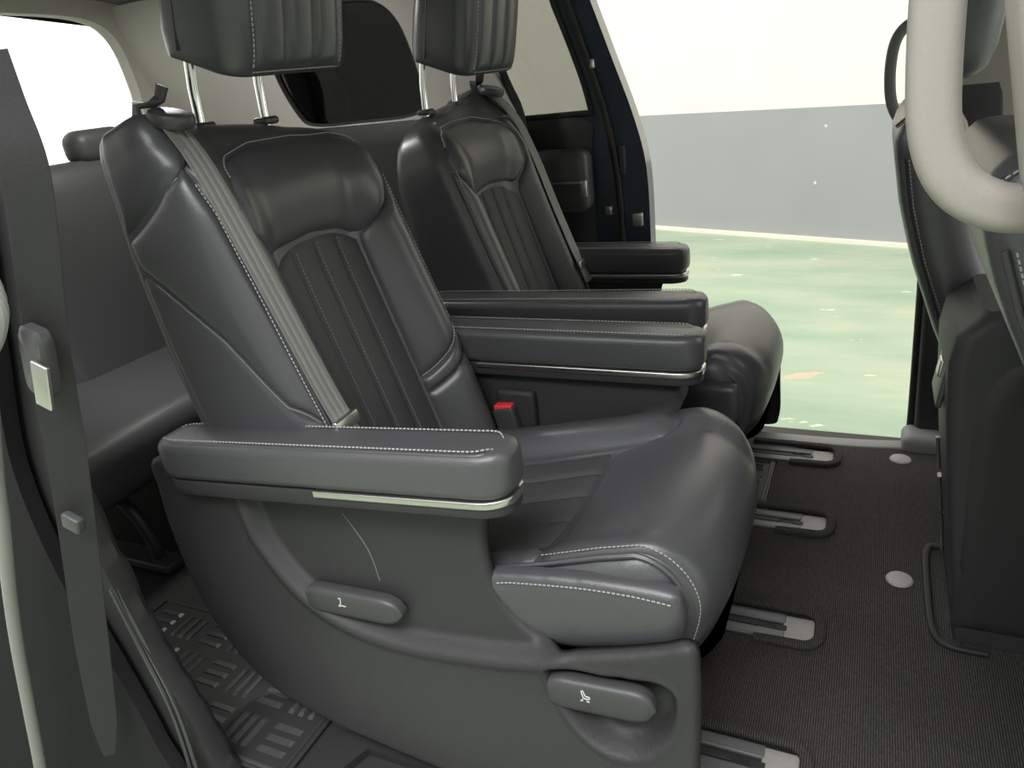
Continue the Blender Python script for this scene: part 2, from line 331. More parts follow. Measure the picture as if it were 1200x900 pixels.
# ------------------------------------------------------------------ captain seats
TH = math.radians(16.5); BT = np.array([-math.sin(TH), 0, math.cos(TH)]); BN = np.array([math.cos(TH), 0, math.sin(TH)])
B0 = np.array([-.74, 0, .38])
HT = np.array([-.07, .40, .45, .50, .54, .57, .60, .625, .645, .66, .675, .695, .716, .728, .734])
YRT = np.array([.230, .235, .235, .235, .234, .232, .226, .215, .200, .175, .135, .05, -.130, -.160, -.197])
YLT = -np.array([.235, .245, .245, .245, .245, .245, .245, .245, .245, .245, .244, .243, .237, .226, .205])
OUTL = np.array([(y, h) for y, h in zip(YRT, HT)]+[(y, h) for y, h in zip(YLT[::-1], HT[::-1])])
RHO = .042
def yR(h): return np.interp(h, HT, YRT)
def yL(h): return np.interp(h, HT, YLT)
def Tb(h, y=-.24): return -.055*sst(-.15, .15, y)*sst(.0, .4, h)+np.interp(h, [-.07, 0, .2, .35, .55, .73], [.215, .23, .228, .212, .178, .128])
def Dmid(y, h):
    a = np.abs(y); hb = np.interp(h, [-.07, .1, .3, .55, .62, .68], [.075, .075, .062, .050, .032, .018])
    d = hb*sst(.10, .19, a)
    d = d + .022*np.exp(-((h-.56)/.07)**2)*(1-sst(.10, .22, a))
    d = d - .02*sst(.60, .73, h)
    return d
def dfront(y, h):
    """front depth, rounded over at the sides and the top (not at the foot)"""
    hh = np.clip(h, .03, None); dist = np.clip(sdf(OUTL, y, hh), 0, RHO)
    return Dmid(y, h)-(RHO-np.sqrt(np.clip(RHO**2-(RHO-dist)**2, 0, None)))
def bp(y, h, d):
    y = np.asarray(y, float); h = np.asarray(h, float); d = np.asarray(d, float)
    return B0+h[..., None]*BT+d[..., None]*BN+y[..., None]*np.array([0, 1, 0])

# cushion: profile parameter s runs front-to-back; surface by (y, s)
CZX = [-.76, -.62, -.5, -.36, -.28, -.2, -.13, -.05]; CZZ = [.295, .310, .338, .378, .405, .424, .428, .42]
CW = .245; CRX, CRZ = .085, .095
def cxf(y): return -.098-.050*(np.abs(y)/CW)**3
def csurf(y, s, down=.235):
    """s in [0,1]: .0 rear, .72 start of the nose, .86 nose vertical, 1 foot of the front"""
    y = np.asarray(y, float); s = np.asarray(s, float); xf = cxf(y); x1 = xf-CRX
    zt = lambda x: np.interp(x, CZX, CZZ)+(np.interp(x, [-.7, -.5, -.25, -.15], [.045, .042, .026, .018])*sst(.115, .18, y)+.006*sst(.17, .21, -y))*(1-sst(-.22, -.10, x))+.008*np.exp(-(y/.2)**2)*sst(-.3, -.2, x)
    t1 = np.clip(s/.60, 0, 1); xa = -.74+(x1+.74)*t1; za = zt(xa)
    t2 = np.clip((s-.60)/.20, 0, 1)*math.pi/2; t3 = np.clip((s-.80)/.20, 0, 1)
    z1 = zt(x1); x = np.where(s < .60, xa, x1+CRX*np.sin(t2)); z = np.where(s < .60, za, z1-CRZ*(1-np.cos(t2)))
    zf = z1-CRZ; z = np.where(s > .80, zf+(down-zf)*t3, z); x = np.where(s > .80, xf-.025*t3**1.5, x)
    # roll-off at the sides along the profile normal
    r = .05; ds = np.clip(CW-np.abs(y), 0, r); dr = r-np.sqrt(np.clip(r*r-(r-ds)**2, 0, None))
    nx = np.where(s < .60, 0, np.sin(t2)); nz = np.where(s < .60, 1, np.cos(t2))
    return np.stack([x-nx*dr*.9, y, z-nz*dr*.9], -1)

def make_seat(name, label, m, cy, dx, group, arms, bo=(0, 0, 0)):
    """m = +1: outer side faces the camera (-Y); m = -1: mirrored"""
    root = thing(name, label, 'seat', (-.5+dx, cy, -.014), group)
    S = np.array([1, m, 1]); O = np.array([dx, cy, 0])
    W = lambda P: np.asarray(P, float)*S+O
    def WF(F): return lambda A, B: W(F(A, B))
    ref = lambda v: np.asarray(v, float)*S
    # ---------------- backrest
    O += np.array(bo)
    hs = np.r_[np.linspace(-.06, .45, 22), np.linspace(.47, .66, 16), np.linspace(.665, .7335, 16)]; nc = 33
    q = (1-np.cos(np.linspace(0, math.pi, nc)))/2
    rings = []
    for h in hs:
        yl, yr = float(yL(h)), float(yR(h)); ys = yl+(yr-yl)*q; hh = np.full(nc, h)
        df = dfront(ys, hh)-.004
        rb = .035; dist = np.clip(sdf(OUTL, ys, np.clip(hh, .03, None)), 0, rb); db = -Tb(hh, ys)+(rb-np.sqrt(np.clip(rb**2-(rb-dist)**2, 0, None)))
        db = np.minimum(db, df-.01)
        fr = bp(ys, hh, df); bk = bp(ys[::-1], hh, db[::-1])
        k1 = [fr[-1]*(1-t)+bk[0]*t for t in (.33, .66)]; k2 = [bk[-1]*(1-t)+fr[0]*t for t in (.33, .66)]
        rings.append([W(p) for p in list(fr)+k1+list(bk)+k2])
    back = loft('backrest', rings, LEATHER, root, autosmooth=60)
    Yf = lambda y, h: bp(y, h, dfront(y, h))
    ins_top = lambda y: .468-.035*np.clip(np.abs(y)/.12, 0, 1)**3
    edges = [-.125, -.065, -.005, .055, .115]
    for k in range(4):
        def F(A, B, y0=edges[k], y1=edges[k+1]):
            y = y0+(y1-y0)*A; return Yf(y, -.05+(ins_top(y)+.05)*B)
        patch('insert_strip', WF(F), 8, 30, LEATHER2, back, ref(BN), lift=.002, puff=.0025, edge=.007, tuck=.003)
    pu = ([-.168, -.15, -.12, -.05, .06, .15, .19, .214], [.575, .612, .632, .648, .647, .636, .615, .568])
    pl = ([-.168, -.128, -.10, 0, .08, .118, .135, .18, .214], [.50, .456, .470, .478, .468, .448, .447, .478, .535])
    def F(A, B):
        y = -.168+(.214+.168)*A; lo = np.interp(y, *pl); hi = np.interp(y, *pu); return Yf(y, lo+(hi-lo)*B)
    patch('upper_pad', WF(F), 30, 20, LEATHER, back, ref(BN), lift=.004, puff=.010, edge=.03)
    # inner-side bolster (upper), band and lower bolster
    inn = lambda h: np.interp(h, [-.05, .16, .44, .478, .535], [.119, .119, .119, .182, .218])
    def F(A, B):
        hb = .128+.075*A**1.5; h = hb+(.535-hb)*B; y0 = inn(h); y1 = yR(h)-.012; return Yf(y0+(y1-y0)*A, h)
    patch('bolster', WF(F), 14, 26, LEATHER, back, ref(BN), lift=.004, puff=.006, edge=.02)
    def F(A, B):
        h = (.095+.062*A**1.5)+(.03+.013*A**1.5)*B; y0 = inn(h); y1 = yR(h)-.008; return Yf(y0+(y1-y0)*A, h)
    patch('bolster_band', WF(F), 14, 8, LEATHER, back, ref(BN), lift=.003, puff=.002, edge=.01)
    def F(A, B):
        hb = .092+.062*A**1.5; h = -.055+(hb+.055)*B; y0 = inn(h); y1 = yR(h)-.008; return Yf(y0+(y1-y0)*A, h)
    patch('bolster', WF(F), 14, 14, LEATHER, back, ref(BN), lift=.003, puff=.004, edge=.016)
    # outer bolster, front part beside the insert
    def F(A, B):
        h = -.05+(.635+.05)*B; y0 = -.222; y1 = np.interp(h, [-.05, .45, .50, .575, .615], [-.130, -.130, -.172, -.172, -.155]); return Yf(y0+(y1-y0)*A, h)
    patch('bolster', WF(F), 12, 34, LEATHER, back, ref(BN), lift=.003, puff=.003, edge=.014)
    # outer side panels: wrap from the ridge round to the back (coordinate s = distance back from the edge)
    def Q(s, h):
        de = Dmid(yL(h), h)-RHO; y = np.where(s < 0, yL(h)+np.clip(-s, 0, .2)*.75, yL(h)); d = np.where(s < 0, dfront(y, h), de-s)
        d = np.where(s < 0, d, de-s); return bp(y, h, d)
    smax = lambda h: Dmid(yL(h), h)-RHO+Tb(h)-.03
    seam = lambda h: np.interp(h, [.17, .19, .249, .367, .51, .53], [-.028, -.018, .012, .058, .150, .17])
    def F(A, B):
        ht = .642-.075*A**.6; h = .18+(ht-.18)*B; s0 = np.full_like(h, -.029); s1 = np.where(h < .52, np.minimum(seam(h), smax(h)), smax(h)); return Q(s0+(s1-s0)*A, h)
    patch('side_bolster', WF(F), 16, 34, LEATHER, back, ref((0, -1, 0)), lift=.003, puff=.007, edge=.02)
    def F(A, B):
        h = -.055+(.51+.055)*B; s0 = np.where(h < .17, -.028, seam(h)); s1 = smax(h); s1 = np.maximum(s1, s0+.002); return Q(s0+(s1-s0)*A, h)
    patch('side_panel', WF(F), 14, 30, LEATHER, back, ref((0, -1, 0)), lift=.002, puff=.003, edge=.014)
    # shoulder cover on the belt side
    def F(A, B):
        ht = .648-.075*A**.6; h = ht+(.727-ht)*B; s1 = smax(h); s0 = np.interp(h, [.56, .65, .70, .727], [-.035, -.05, -.07, -.045]); return Q(s0+(s1-s0)*A, h)
    patch('shoulder_cover', WF(F), 22, 20, LEATHER, back, ref((0, -1, 0)), lift=.005, puff=.003, edge=.02)
    def CV(f, t): return W(np.array([f(x) for x in t]))
    one = lambda y, h, o=.006: bp(np.array([y]), np.array([h]), dfront(np.array([y]), np.array([h]))+o)[0]
    cs = []
    ty = np.linspace(-.16, .205, 40)
    cs.append((CV(lambda y: one(y, float(np.interp(y, *pu))+.006, .003), ty), ref(BN)))
    th_ = np.linspace(.535, .215, 40)
    cs.append((CV(lambda h: one(float(yR(h))-.017, h, .008), th_), ref(BN)))
    cs.append((CV(lambda a: one(.119+(.218-.119)*a, .134+.075*a**1.5, .007), np.linspace(0, 1, 20)), ref(BN)))
    tr = np.linspace(.60, .08, 50)
    cs.append((CV(lambda h: one(-.2275, h, .006), tr), ref(BN))); cs.append((CV(lambda h: one(-.2165, h, .006), tr), ref(BN)))
    dashes('stitching', cs, STITCH, back)
    cs2 = []
    for e in edges[1:-1]: cs2.append((CV(lambda h, e=e: one(e+.004, h, .005), np.linspace(float(ins_top(e))-.01, -.02, 30)), ref(BN)))
    for e in (edges[0], edges[-1]): cs2.append((CV(lambda h, e=e: one(e, h, .004), np.linspace(.43, -.02, 30)), ref(BN)))
    dashes('insert_stitching', cs2, THREAD_D, back, w=.0012)
    tube('seam_piping', CV(lambda h: one(-.222, h, .002), np.linspace(.60, .0, 40)), .0035, LEATHER, back, n=6)
    ps = []
    for h in np.linspace(.19, .488, 30): ps.append(W(Q(np.array([float(min(seam(h), smax(h)))]), np.array([h]))[0]+np.array([0, -.004, 0])))
    tube('side_seam', ps, .0016, THREAD_D, back, n=5)
    # ---------------- headrest
    hc = []
    for z, k, fx in ((1.118, .80, 0), (1.122, .90, 0), (1.135, .965, 0), (1.16, 1, 0), (1.22, 1.01, 0), (1.29, 1.0, 0), (1.335, .95, 0), (1.355, .86, 0), (1.362, .7, 0)):
        t = (z-1.118)/.244; xc = -.898+.055*t; z = z+.016; hx = .082*k-.004*t; hy = .150*(.5+.5*k); rg = []
        for px_, py_ in rrect(hx, hy, .040 if k > .9 else .03, 6):
            fr = (px_/hx+1)/2; zz = z-.040*(fr-.35)*(1-t)*1.1
            rg.append(W((xc+px_-.008*(abs(py_)/hy)**2*(px_ > 0), py_, zz)))
        hc.append(rg)
    hd = loft('headrest', hc, LEATHER, root, autosmooth=60)
    def HF(y0, y1, z0=1.125, z1=1.335):
        def F(A, B):
            y = y0+(y1-y0)*A; z = z0+(z1-z0)*B; t = (z-1.118)/.244; kk = np.interp(z, [1.1, 1.118, 1.122, 1.135, 1.16, 1.22, 1.29, 1.335, 1.355], [.8, .80, .90, .965, 1, 1.01, 1, .95, .86])
            x = -.898+.055*t+.082*kk-.004*t-.008*(np.abs(y)/.150)**2; zz = z+.016-.040*.65*(1-t)*1.1
            return np.stack([x, y, zz], -1)
        return F
    for y0, y1 in ((-.104, -.036), (-.036, .034), (.034, .104)):
        patch('headrest_channel', WF(HF(y0, y1)), 8, 16, LEATHER, hd, ref((1, 0, .1)), lift=.003, puff=.004, edge=.012)
    hcv = []
    for yy in (-.109, .109): hcv.append((W(HF(yy, yy+1e-4)(np.zeros(20), np.linspace(.02, 1, 20)))+ref((.003, 0, 0)), ref((1, 0, 0))))
    hcv.append((W(HF(-.109, .109, 1.123, 1.2)(np.linspace(0, 1, 30), np.zeros(30)))+ref((.003, 0, 0)), ref((1, 0, 0))))
    dashes('headrest_stitching', hcv, STITCH, hd)
    for yy in (-.13, .13):   # side seam of the headrest
        P = [W((-.925+.055*t, yy*1.148, 1.158+.244*t-.004)) for t in np.linspace(.0, .9, 12)]
        tube('headrest_seam', P, .0022, DARK, hd, n=5)
    for yy in (-.082, .076):
        tube('headrest_post', [W((-.985, yy, .985)), W((-.985, yy, 1.05)), W((-.983, yy, 1.10)), W((-.970, yy, 1.18))], .0085, CHROME, root, n=14)
        rbox('post_collar', W((-.985, yy, 1.034 if yy > 0 else 1.040)), (.017, .020, .007), .006, PLASTIC_S, root)
    # ---------------- cushion
    O -= np.array(bo)
    ny, ns = 33, 44
    yy = -CW+2*CW*(1-np.cos(np.linspace(0, math.pi, ny)))/2; ss = np.linspace(0, 1, ns); A, Bq = np.meshgrid(yy, ss, indexing='ij')
    P = csurf(A, Bq)-np.array([0, 0, .004]); V = list(P.reshape(-1, 3)); Fc = grid_faces(ny, ns)
    nb = len(V)   # underside
    for i in range(ny):
        for j in range(ns): V.append((min(P[i, j, 0], -.11), P[i, j, 1]*.985, min(.235, P[i, j, 2]-.001)))
    Fc += [f[::-1] for f in grid_faces(ny, ns, nb)]
    for i in range(ny-1):
        for j in (0, ns-1): Fc.append((i*ns+j, (i+1)*ns+j, nb+(i+1)*ns+j, nb+i*ns+j))
    for j in range(ns-1):
        for i in (0, ny-1): Fc.append((i*ns+j, i*ns+j+1, nb+i*ns+j+1, nb+i*ns+j))
    cu = mobj('seat_cushion', [W(p) for p in V], Fc, LEATHER, root, autosmooth=60)
    SF = .405   # s of the seam before the front pad (x about -.29)
    ce = [-.188, -.11, -.032, .046, .122]
    for k in range(4):
        def F(A, B, y0=ce[k], y1=ce[k+1]): return csurf(y0+(y1-y0)*A, .05+(SF-.05)*B)
        patch('cushion_strip', WF(F), 8, 18, LEATHER2, cu, (0, 0, 1), lift=.002, puff=.003, edge=.008, tuck=.003)
    for sg in (-1, 1):
        def F(A, B, sg=sg):
            y0 = .127 if sg > 0 else .193; y = sg*(y0+(.230-y0)*A); return csurf(y, .04+((SF+.13 if sg > 0 else SF)-.04)*B)
        patch('cushion_bolster', WF(F), 14, 20, LEATHER, cu, (0, 0, 1), lift=.003 if sg > 0 else .002, puff=.006 if sg > 0 else .001, edge=.02 if sg > 0 else .008)
    def F(A, B):
        y = -.222+.444*A; s0 = SF+.004+.012*np.abs(y)/.24+.13*sst(.10, .16, y); return csurf(y, s0+(.985-s0)*B)
    patch('front_pad', WF(F), 34, 34, LEATHER, cu, ref((.6, 0, .8)), lift=.003, puff=.006, edge=.02)
    cs = []
    pr = np.array([csurf(np.array([-.228]), np.array([s]))[0]+np.array([.001, -.001, .003]) for s in np.linspace(.28, .97, 44)])
    tube('cushion_piping', W(pr), .0045, LEATHER, cu, n=6)
    cs.append((W(np.array([csurf(np.array([-.217]), np.array([s]))[0]+np.array([.006*sst(.6, .8, s), -.001, .006*(1-sst(.6, .85, s))]) for s in np.linspace(.42, .95, 44)])), ref((.4, -.3, .85))))
    pi = pr*np.array([1, -1, 1]); tube('cushion_piping', W(pi), .0045, LEATHER, cu, n=6)
    # leather flap on each side of the cushion
    fo = crom([(-.50, .345), (-.40, .369), (-.30, .382), (-.22, .387), (-.165, .386), (-.150, .372), (-.146, .33), (-.158, .295), (-.19, .280), (-.25, .263), (-.32, .246), (-.37, .246), (-.43, .268), (-.48, .305)], 6, True)
    for sg in (-1, 1):
        def fn(A, B, sg=sg):
            e = np.clip(sdf(fo, A, B)/.03, 0, 1); y = -(.2525+.013*np.sqrt(np.clip(1-(1-e)**2, 0, None)))*1.0; return W(np.stack([A, y*(-sg if sg > 0 else 1), B], -1))
        fl_ = sheet('cushion_side_flap', fo, fn, .006, LEATHER, root, thick=ref((0, .015*(-sg), 0)))
        if sg < 0:
            top = crom([(-.432, .359), (-.40, .366), (-.30, .379), (-.22, .383), (-.160, .380)], 10)
            cs.append((W(np.stack([top[:, 0], np.full(len(top), -.266), top[:, 1]-.008], -1)), ref((0, -1, .15))))
    dashes('cushion_stitching', cs, STITCH, cu)
    # ---------------- seat base and runners
    bs = rbox('seat_base', W((-.46, 0, .13)), (.29, .205, .115), .03, DARK, root)
    for yy in (-.1667, .1667):
        rbox('runner', W((-.48, yy, .0275)), (.30, .022, .024), .008, RAILM, root)
    # ---------------- outer side panel
    OUT = crom([(-1.09, .500), (-1.115, .43), (-1.11, .33), (-1.075, .20), (-1.02, .085), (-.94, .018), (-.80, .004), (-.55, .004), (-.30, .004), (-.150, .006), (-.120, .04), (-.118, .16), (-.120, .300), (-.135, .328), (-.175, .312), (-.25, .286), (-.345, .262), (-.400, .290), (-.438, .345), (-.448, .41), (-.440, .46), (-.415, .505), (-.60, .515), (-.85, .512)], 5, True)
    REC = crom([(-.905, .53), (-.895, .42), (-.870, .350), (-.80, .272), (-.71, .232), (-.60, .222), (-.48, .232), (-.40, .244), (-.34, .262), (-.33, .30), (-.36, .40), (-.36, .53)], 5, True)
    PK = crom([(-.342, .240), (-.26, .250), (-.172, .258), (-.150, .232), (-.158, .175), (-.195, .135), (-.245, .126), (-.295, .150), (-.335, .200)], 6, True)
    def ypan(A, B):
        y = -.288-.022*sst(.45, .10, B)-np.interp(A, [-1.1, -.95, -.75, -.5, -.1], [-.012, 0, .030, .050, .035])*sst(.22, .0, B)
        e = sdf(OUT, A, B); y = y+.010*(1-np.sqrt(np.clip(1-(1-np.clip(e/.012, 0, 1))**2, 0, None)))
        rec = sst(-.008, .012, sdf(REC, A, B)); y = y+.024*rec
        rim = np.exp(-((sdf(REC, A, B)+.014)/.009)**2)*sst(.45, .40, B); y = y-.005*rim
        pk = sst(-.003, .014, sdf(PK, A, B)); y = y+.038*pk
        rim2 = np.exp(-((sdf(PK, A, B)+.004)/.005)**2); return y-.003*rim2
    sp = sheet('side_panel', OUT, lambda A, B: W(np.stack([A, ypan(A, B), B], -1)), .0055, PLASTIC, root, thick=ref((0, .012, 0)), autosmooth=None)
    # thin parting line on the panel
    cl = crom([(-.706, .432), (-.667, .370), (-.652, .312)], 8); tube('parting_line', W(np.stack([cl[:, 0], ypan(cl[:, 0], cl[:, 1])-.001, cl[:, 1]], -1)), .0012, THREAD_D, sp, n=5)
    # recline lever
    def lever(nm, x0, x1, z0, z1, yb, h, tip, dp):
        n = 18; rg = []
        for i in range(n+1):
            t = i/n; x = x0+(x1-x0)*t; z = z0+(z1-z0)*t; k = 1.0
            if t < .08: k = .75+.25*t/.08
            if t > 1-tip: k = math.sqrt(max(.02, 1-((t-(1-tip))/tip)**2))
            pr = rrect(dp*(.45+.55*k), h*k, .012*k+.001, 5); rg.append([W((x, yb+p[0], z+p[1]-.004*(p[0] < 0)*0)) for p in pr])
        return loft(nm, rg, PLASTIC_S, root, autosmooth=50)
    lv = lever('recline_lever', -.792, -.598, .267, .275, -.292, .027, .22, .016)
    l2 = lever('slide_lever', -.342, -.178, .203, .215, -.300, .030, .22, .016)
    def icon(parent, x, y, z, kind):
        V = []; F = []; k = .0016
        segs = [((-.006, .010), (-.003, -.003)), ((-.003, -.003), (.006, -.003)), ((.006, -.003), (.007, .001)), ((.007, .001), (0, .002)), ((0, .002), (-.003, .011)), ((-.003, .011), (-.006, .010))]
        if kind: segs += [((-.008, -.008), (-.004, -.008)), ((-.004, -.008), (-.005, -.006)), ((.002, -.008), (.006, -.008)), ((.003, -.006), (.002, -.008)), ((-.006, -.0095), (-.008, -.008))]
        else: segs = [((-.006, .010), (-.001, .011)), ((-.001, .011), (-.003, .000)), ((-.003, .000), (-.003, -.004)), ((-.003, -.004), (.007, -.004)), ((-.008, -.006), (-.004, -.006)), ((-.006, -.003), (-.008, -.006))]
        for (a, b), (c, d) in segs:
            L = math.hypot(c-a, d-b); nx, nz = -(d-b)/L*k*.5, (c-a)/L*k*.5; i = len(V)
            for u, v in ((a+nx, b+nz), (a-nx, b-nz), (c-nx, d-nz), (c+nx, d+nz)):
                V.append(W((x+u, y, z+v)))
            for q_ in list(V[i:i+4]): V.append(np.array(q_)+ref((0, .001, 0)))
            F += [(i, i+1, i+2, i+3), (i+4, i+7, i+6, i+5), (i, i+4, i+5, i+1), (i+1, i+5, i+6, i+2), (i+2, i+6, i+7, i+3), (i+3, i+7, i+4, i)]
        mobj('lever_icon', V, F, WHITE, parent, smooth=False)
    icon(lv, -.713, -.3088, .277, 0); icon(l2, -.281, -.3168, .216, 1)
    # ---------------- armrests
    def arm(x0, x1, yc, z0, z1, st0, nm='armrest'):
        n = 34; rg = []; rg2 = []; rg3 = []
        for i in range(n+1):
            t = (1-math.cos(math.pi*i/n))/2; x = x0+(x1-x0)*t; zc = z0+(z1-z0)*t
            e0 = min(1, (t*(x1-x0))/.05); e1 = min(1, ((1-t)*(x1-x0))/.05); k = math.sqrt(max(0.0, 1-(1-e0)**2*.75))*math.sqrt(max(.004, 1-(1-e1)**2))
            hy = .046*(.25+.75*k); pr = rrect(hy, .034*(.55+.45*min(1, k*1.3)), .015, 5)
            rg.append([W((x, yc+p[0], zc+p[1]+(.006 if p[1] > 0 else 0)*(1-(p[0]/.05)**2))) for p in pr])
        a = loft(nm, rg, LEATHER, root, autosmooth=60)
        for lo, hi, grow, mt, pn, st in ((-.046, -.034, -.001, SATIN, 'trim_strip', st0), (-.062, -.0345, -.004, PLASTIC, 'tray', 0.0)):
            rr = []
            for i in range(n+1):
                t = (1-math.cos(math.pi*i/n))/2; t = st+(1-st)*t; xx = x0+.01+(x1-.002+grow-x0-.01)*t; zc = z0+(z1-z0)*t
                e0 = min(1, (t*(x1-x0))/.05); e1 = min(1, ((1-t)*(x1-x0))/.05); k = math.sqrt(max(0.0, 1-(1-e0)**2*.75))*math.sqrt(max(.004, 1-(1-e1)**2))
                hy = (.046+grow)*(.25+.75*k); rr.append([W((xx, yc+p[0], zc+p[1]+(lo+hi)/2)) for p in rrect(hy, (hi-lo)/2, .002, 2)])
            loft(pn, rr, mt, a, autosmooth=50)
        # stitched seam round the top edge
        L = []
        for i in range(n+1):
            t = (1-math.cos(math.pi*i/n))/2; x = x0+(x1-x0)*t; e0 = min(1, (t*(x1-x0))/.05); e1 = min(1, ((1-t)*(x1-x0))/.05); k = math.sqrt(max(0.0, 1-(1-e0)**2*.75))*math.sqrt(max(.004, 1-(1-e1)**2)); hy = .046*(.25+.75*k)
            L.append((x-.004*(t > .9), hy, z0+(z1-z0)*t+.034*(.55+.45*min(1, k*1.3))))
        xk = lambda x: x-.012*sst(x1-.06, x1, x)+.006*sst(x0+.06, x0, x); up = [(xk(x), yc-hy+.010*min(1, hy/.03), z+.0015) for x, hy, z in L[1:-1]]; dn = [(xk(x), yc+hy-.010*min(1, hy/.03), z+.0015) for x, hy, z in L[1:-1]]
        loop = up+dn[::-1]
        tube('arm_seam', W(np.array(up+dn[::-1])), .0016, LEATHER, a, n=5)
        dashes('stitching', [(W(np.array([(x-.004*sst(x1-.06, x1, x), y+(.004 if y < yc else -.004), z+.0055) for x, y, z in loop])), (0, 0, 1))], STITCH, a)
        return a
    arm(-1.055, -.368, -.272, *arms[0], .5)
    arm(-.905, -.215, .268, *arms[1], .3)
    # arm support between panel and armrest, each side
    # ---------------- inner side panel
    INN = crom([(-.90, .48), (-.93, .38), (-.88, .20), (-.78, .06), (-.55, .04), (-.40, .06), (-.365, .18), (-.355, .32), (-.33, .385), (-.268, .415), (-.262, .475), (-.40, .48), (-.65, .48)], 5, True)
    sheet('inner_side_panel', INN, lambda A, B: W(np.stack([A, .292-.016*(1-np.sqrt(np.clip(1-(1-np.clip(sdf(INN, A, B)/.02, 0, 1))**2, 0, None))), B], -1)), .014, PLASTIC, root, thick=ref((0, -.045, 0)), autosmooth=60)
    # ---------------- belt buckle with red button
    Rb = roty(math.radians(-12))
    bk = rbox('buckle', W((-.627, .222, .352)), (.026, .016, .055), .008, PLASTIC, root, R=Rb)
    rbox('release_button', W((-.637, .222, .404)), (.021, .0115, .008), .003, RED, bk, R=Rb@roty(math.radians(8)))
    rbox('buckle_boot', W((-.615, .240, .365)), (.046, .012, .075), .02, DARK, root)
    # ---------------- belt guide and webbing
    O += np.array(bo)
    gR = roty(math.radians(16)); gd = loft('belt_guide', [[W(np.array([-.928, -.192, 1.062])+gR@np.array([.036*k*math.cos(a), .034*k*math.sin(a), z])) for a in np.linspace(0, 2*math.pi, 29)[:-1]] for k, z in ((.9, -.012), (1, -.006), (1, .002), (.93, .007), (.7, .009), (.3, .010))], PLASTIC_S, root)
    hk = sweep('guide_hook', W(np.array([(-.985, -.205, 1.062), (-.985, -.20, 1.085), (-.965, -.19, 1.082), (-.955, -.18, 1.090), (-.948, -.175, 1.108)])), rrect(.005, .011, .003, 2), PLASTIC_S, gd, up=(1, 0, .2))
    prof = rrect(.0235, .0007, .0005, 1)
    path = []
    for h, y, o in ((.700, -.196, .012), (.68, -.199, .016), (.64, -.205, .016), (.58, -.210, .011), (.48, -.211, .010), (.36, -.2085, .010), (.24, -.208, .011), (.175, -.207, .014), (.12, -.206, .016)):
        path.append(W(bp(np.array([y]), np.array([h]), np.maximum(dfront(np.array([y]), np.array([h])), Dmid(np.array([y]), np.array([h]))-.012)+o)[0]))
    pth = crom(path, 8)
    bl = sweep('seat_belt', pth, prof, WEB, root, up=ref(BN))
    for k in (-.013, 0, .013):   # woven ribs
        sweep('belt_rib', pth+np.array([0, k, 0])*S+ref(BN)*.0009, rrect(.0028, .0006, .0004, 1), RUBBER, bl, up=ref(BN))
    e = np.array(path[-2])
    tg = rbox('belt_tongue', e+ref(BN)*.004, (.006, .030, .011), .004, SATIN, root, R=roty(-TH))
    rbox('tongue_blade', e-np.array([0, 0, .028])+ref(BN)*.004, (.003, .012, .022), .002, CHROME, tg, R=roty(-TH))
    return root

make_seat('captain_seat', 'black leather captain seat beside the near door, with two levers on its side panel', 1, -.3546, 0.0, 'captain seats of the second row', ((.510, .566), (.537, .541)))
make_seat('captain_seat', 'black leather captain seat standing by the open far sliding door', -1, .3546, -.030, 'captain seats of the second row', ((.528, .530), (.540, .558)), (.045, 0, -.038))

# ------------------------------------------------------------------ floor carpet, seat rails, fasteners
RY = [-.5213, -.1879, .1879, .5213]
def carpet_outline():
    xr, xf = -.14, .015; hw = .047; pts = [(.9, -.70), (.9, .60)]
    pts += [(.30, .602), (.05, .598), (-.05, .600), (-.10, .606)]
    ys = RY[::-1]; x_back = {3: -.13, 2: -.13, 1: -.62, 0: -.62}
    pts += [(-.115, .606)]
    first = True
    for k in (3, 2, 1, 0):
        y = RY[k]
        if k == 3:
            pts += [(-.10, y+hw+.030), (-.02, y+hw+.006)]
        else:
            pts += [(-.13 if k == 2 else -.22, y+hw)]
        for a in range(0, 91, 30): pts.append((xf-.03+.03*math.sin(math.radians(a)), y+hw-.03+.03*math.cos(math.radians(a))))
        for a in range(90, 181, 30): pts.append((xf-.03+.03*math.sin(math.radians(a)), y-hw+.03+.03*math.cos(math.radians(a))))
        pts += [(-.13 if k == 3 else -.22, y-hw)]
    pts += [(-.22, -.70)]
    return pts
CO = carpet_outline()
